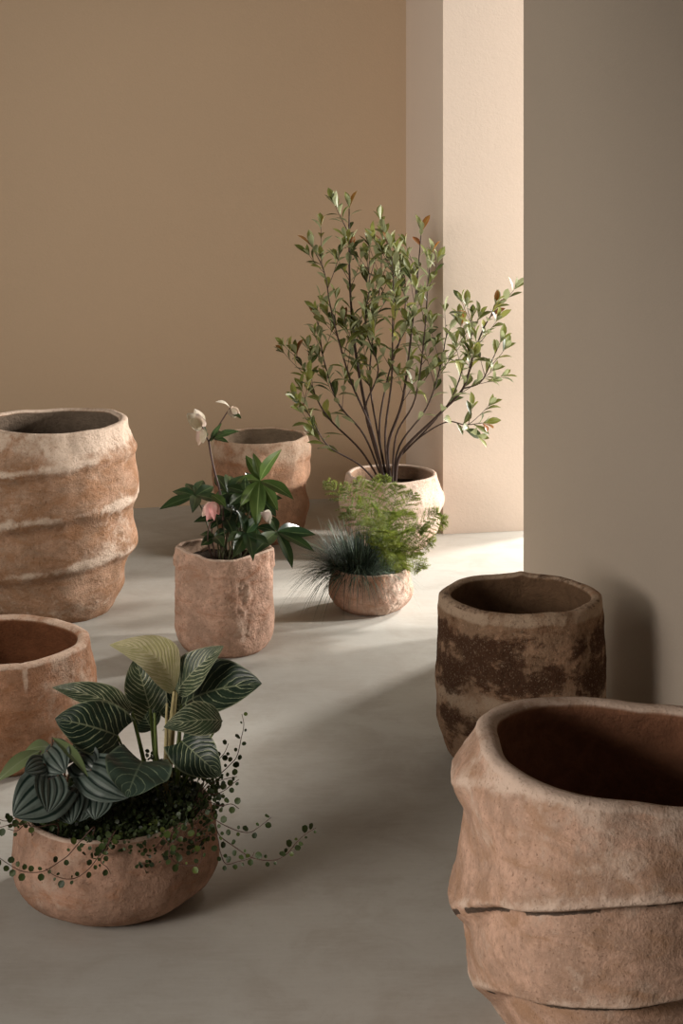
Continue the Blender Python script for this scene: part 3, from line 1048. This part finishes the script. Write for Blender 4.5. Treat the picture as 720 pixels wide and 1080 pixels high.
# ------------------------------------------------------------------ silver-striped peperomia
M_pep = mat_peperomia('silver_striped_leaf', (.115, .145, .125), (.010, .022, .017))
M_pepg = mat_leaf('plain_green_leaf', (.15, .20, .085), (.19, .235, .11), rough=.42, amount=.2, vein=(.25, .29, .16), scale=20)
M_peps = mat_plain('reddish_stalk', (.16, .09, .06), .5)
pep = thing('peperomia', (P(72, 868, dI).x, dI - .02, .143), 'low plant with silvery dark-ribbed leaves at the left side of the wide round bowl', 'plant')
pc = Vector(WORLD[pep.name])


def pepleaf(base, tip, d0, d1, wp, up, mat=M_pep, shape='heart', fold=-.10, arch=.10, curl=.12, twist=0.):
    b = P(*base, dI + d0); t = P(*tip, dI + d1)
    lb = MB()
    lb.leaf(b, t, up, wp * (1.25 if shape == 'heart' else 1.) / 558., shape, fold=fold, arch=arch, curl=curl, n=18, m=7, wave=.03, ph=rnd.uniform(0, 6), twist=twist)
    o = lb.build('leaf', mat, pep)
    r = pc + Vector((rnd.uniform(-.03, .03), rnd.uniform(-.03, .03), 0))
    m = MB()
    c = catmull([r, r.lerp(b, .55) + Vector((0, 0, .02)), b], 6)
    m.tube(c, [.0022] * len(c), 6)
    m.build('petiole', M_peps, o)


pepleaf((62, 826), (16, 858), -.14, -.21, 46, (.1, -.86, .5))
pepleaf((52, 822), (52, 854), -.16, -.22, 28, (.35, -.85, .3), fold=.2)
pepleaf((46, 806), (28, 812), -.14, -.18, 19, (-.1, -.9, .4))
pepleaf((50, 792), (66, 812), -.10, -.16, 32, (-.1, -.8, .55))
pepleaf((74, 790), (50, 804), -.06, -.12, 28, (-.2, -.8, .55))
pepleaf((82, 800), (100, 812), -.09, -.12, 30, (.1, -.85, .5))
pepleaf((96, 812), (134, 838), -.12, -.17, 40, (.1, -.75, .65))
pepleaf((84, 822), (112, 842), -.08, -.14, 34, (-.1, -.8, .5))
pepleaf((88, 834), (84, 864), -.12, -.17, 34, (0, -.9, .4))
pepleaf((70, 838), (74, 866), -.12, -.18, 28, (0, -.9, .4))
pepleaf((104, 836), (100, 862), -.12, -.17, 26, (0, -.9, .4))
pepleaf((54, 788), (27, 790), -.02, -.04, 22, (-.1, -.5, .85), M_pepg, 'ovate')
pepleaf((42, 792), (-4, 822), -.04, -.10, 17, (.3, -.5, .8), M_pepg, 'lance', fold=.3)
pepleaf((55, 778), (94, 814), -.10, -.16, 13, (.45, -.5, .5), M_pepg, 'lance', fold=.35, arch=.05)
pepleaf((52, 806), (38, 788), -.04, -.02, 18, (-.1, -.9, .2), M_pepg, 'ovate')

# ------------------------------------------------------------------ trailing wire vine
M_vine = mat_plain('wiry_red_stem', (.085, .040, .028), .5)
M_vleaf = mat_leaf('tiny_round_leaf', (.030, .050, .013), (.050, .074, .020), under=(.10, .13, .05), rough=.5, amount=.25, scale=30)
vine = thing('creeping_vine', (I_XY[0], I_XY[1] - .02, .145), 'wiry creeping vine with tiny round leaves, trailing over the rim of the wide round bowl', 'vine')


def vleaves(mb, c, step, size, dens=1.):
    acc = 0.
    sgn = 1
    for a, b in zip(c[:-1], c[1:]):
        acc += (b - a).length
        if acc > step:
            acc = 0
            tan = (b - a).normalized()
            for _ in range(1 if rnd.random() > .35 else 2):
                sgn = -sgn
                o1 = tan.cross(Vector((.1, -1, .2))).normalized() * sgn
                d = (o1 + tan * .4 + Vector((rnd.uniform(-.4, .4), rnd.uniform(-.7, .2), rnd.uniform(-.3, .4)))).normalized()
                s = size * rnd.uniform(.45, 1.3)
                k = rnd.random()
                q = rnd.uniform(.6, 1.3)
                mb.tint = (2.0 * q, 1.8 * q, 1.4 * q) if k < .15 else (q, q, q)
                p = a + d * .003
                mb.leaf(p, p + d * s, (rnd.uniform(-.6, .6), -.8, rnd.uniform(-.1, 1)), s * .9, 'round', fold=.2, n=5, m=2)


TRAILS = [
    ([(222, 868), (232, 882), (247, 893), (262, 903), (276, 907), (290, 907), (302, 901), (313, 888), (322, 880), (333, 873)], -.16, -.22),
    ([(220, 852), (226, 864), (247, 875), (262, 878), (272, 873), (286, 862)], -.10, -.12),
    ([(215, 830), (230, 818), (243, 806), (250, 797), (254, 780), (257, 765), (255, 753)], .0, -.02),
    ([(226, 880), (232, 898), (238, 911), (250, 909), (264, 905), (268, 899)], -.17, -.19),
    ([(182, 872), (178, 892), (180, 904), (188, 911), (200, 913), (210, 911), (213, 902), (212, 892)], -.20, -.22),
    ([(100, 872), (84, 888), (72, 902), (61, 910), (50, 917), (40, 920), (24, 919), (10, 912), (-3, 903)], -.20, -.24),
    ([(122, 876), (113, 890), (104, 903), (94, 916), (82, 925), (70, 927), (57, 923), (48, 916)], -.21, -.24),
    ([(60, 870), (40, 872), (24, 869), (10, 870), (-4, 874)], -.16, -.20),
    ([(60, 868), (36, 866), (20, 862), (6, 866), (-5, 862)], -.15, -.14),
    ([(118, 880), (112, 896), (106, 908), (113, 915), (117, 922)], -.21, -.22),
    ([(206, 872), (205, 888), (209, 897), (203, 902)], -.19, -.20),
    ([(190, 868), (186, 884), (178, 890), (172, 884)], -.20, -.21),
    ([(216, 840), (226, 838), (236, 834), (246, 826), (252, 822)], -.06, -.07),
    ([(214, 836), (224, 826), (236, 822), (250, 819)], -.05, -.05),
    ([(218, 848), (232, 850), (244, 848), (252, 853)], -.08, -.09),
    ([(214, 826), (226, 806), (236, 795), (241, 784)], -.02, -.02),
    ([(30, 868), (18, 876), (8, 874)], -.15, -.18),
]
for pts, d0, d1 in TRAILS:
    n = len(pts)
    root3 = Vector((I_XY[0] + (pts[0][0] - 121) / 558. * .82, I_XY[1] + d0 * .75, .150))
    p3 = [root3] + [P(px, py, dI + d0 + (d1 - d0) * i / (n - 1) + rnd.uniform(-.004, .004)) for i, (px, py) in enumerate(pts)]
    c = catmull(p3, 7)
    m = MB()
    m.tube(c, [.0011 * (1 - .5 * i / len(c)) for i in range(len(c))], 5)
    st = m.build('trailing_stem', M_vine, vine)
    lf = MB()
    vleaves(lf, c[5:], .013, .0110)
    lf.build('foliage', M_vleaf, st)

mat_ = MB()
stm = MB()
for k in range(5200):
    a = rnd.uniform(0, 2 * PI)
    rr = math.sqrt(rnd.random())
    x = I_XY[0] + (.160 if math.cos(a) < 0 else .178) * rr * math.cos(a)
    y = I_XY[1] + .158 * rr * math.sin(a)
    bx = (x - I_XY[0]) / .16
    top = .146 + .085 * (1 - rr ** 2.5) * (.7 + .5 * noise.noise(Vector((x * 20, y * 20, 1)))) + .022 * (1 if math.sin(a) > -.3 or bx > .6 else 0) + .035 * max(0, bx) * (1 - rr ** 4)
    z = rnd.uniform(.148, max(.154, top)) + .004
    if rr > .9 and math.sin(a) < 0 and bx < .5: z = min(z, .166)
    d = Vector((rnd.uniform(-1, 1), rnd.uniform(-1, .5), rnd.uniform(-.4, .8))).normalized()
    s = rnd.uniform(.005, .0105)
    q = rnd.uniform(.3, .9)  # mat leaves tinted darker, standing in for the shade they lie in
    mat_.tint = (2.2 * q, 1.9 * q, 1.5 * q) if rnd.random() < .07 else (q, q, q)
    mat_.leaf((x, y, z), Vector((x, y, z)) + d * s, (rnd.uniform(-.6, .6), rnd.uniform(-.9, .1), rnd.uniform(.1, 1)), s * .9, 'round', fold=.2, n=4, m=1)
for k in range(520):
    a = rnd.uniform(-PI * .55, PI * .25)
    q = rnd.random()
    dens = .35 + .65 * (noise.noise(Vector((math.cos(a) * 2.5, math.sin(a) * 2.5, 5))) > -.05)
    if rnd.random() > dens * (1 if math.cos(a) > -.2 else .5): continue
    rr = .172 + .020 * math.sin(PI * q) + rnd.uniform(0, .012)
    p = Vector((I_XY[0] + rr * math.cos(a), I_XY[1] + rr * math.sin(a) * 1.03, .188 - .055 * q * q * (1.3 if math.cos(a) > .3 else .7) + .03 * max(0, math.cos(a)) * (1 - q)))
    d = Vector((rnd.uniform(-1, 1), rnd.uniform(-1, .3), rnd.uniform(-.8, .5))).normalized()
    s = rnd.uniform(.005, .0105)
    q2 = rnd.uniform(.4, 1.2)
    mat_.tint = (2.2 * q2, 1.9 * q2, 1.5 * q2) if rnd.random() < .12 else (q2, q2, q2)
    mat_.leaf(p, p + d * s, (rnd.uniform(-.6, .6), rnd.uniform(-.9, -.1), rnd.uniform(.1, 1)), s * .9, 'round', fold=.2, n=4, m=1)
o = mat_.build('leaf_mat', M_vleaf, vine)
o['kind'] = 'stuff'

# ------------------------------------------------------------------ light
def area(name, loc, target, size, power, col, sy=None, spread=180):
    ld = bpy.data.lights.new(name, 'AREA')
    ld.energy = power
    ld.color = col
    ld.shape = 'RECTANGLE'
    ld.size = size
    ld.spread = math.radians(spread)
    ld.size_y = sy or size
    o = bpy.data.objects.new(name, ld)
    o.location = loc
    o.rotation_euler = (Vector(target) - Vector(loc)).to_track_quat('-Z', 'Y').to_euler()
    COL.objects.link(o)
    return o


area('window_light', (5.0, 7.10, 1.60), (.0, 5.6, .4), .40, 410, (1, .95, .89))
area('second_key_light', (2.2, 7.20, 1.55), (-.4, 4.6, .2), .30, 130, (1, .95, .89))  # added second key lamp, reaches the pots nearer the camera
area('side_light', (4.8, 5.58, 1.8), (.2, 6.1, .8), .45, 350, (1, .95, .89))
area('fill_light', (-2.6, 2.6, 1.9), (.25, 6.4, 1.0), 2.0, 22, (1, .93, .83), spread=76)
area('front_light', (-1.8, 1.5, 1.0), (.44, 2.85, .18), .7, 8.2, (1, .91, .83), spread=70)
sp = bpy.data.lights.new('accent_spot', 'SPOT')  # added unseen spot, brightens the low left pot and striped leaves
sp.energy = 85
sp.color = (1, .94, .87)
sp.spot_size = math.radians(42)
sp.spot_blend = 1.
sp.shadow_soft_size = .10
spo = bpy.data.objects.new('accent_spot', sp)
spo.location = (.55, 4.25, 1.95)
spo.rotation_euler = (Vector((-.62, 3.95, .25)) - Vector(spo.location)).to_track_quat('-Z', 'Y').to_euler()
COL.objects.link(spo)

wd = bpy.data.worlds.new('world')
S.world = wd
wd.use_nodes = True
bg = wd.node_tree.nodes['Background']
bg.inputs[0].default_value = (1.0, .90, .79, 1)
bg.inputs[1].default_value = .046

S.view_settings.view_transform = 'Standard'
S.view_settings.look = 'None'
S.view_settings.exposure = 0
S.view_settings.gamma = 1
S.view_settings.use_curve_mapping = False
try:
    S.cycles.use_denoising = True
    S.cycles.max_bounces = 8
    S.cycles.sample_clamp_indirect = 6
except Exception:
    pass
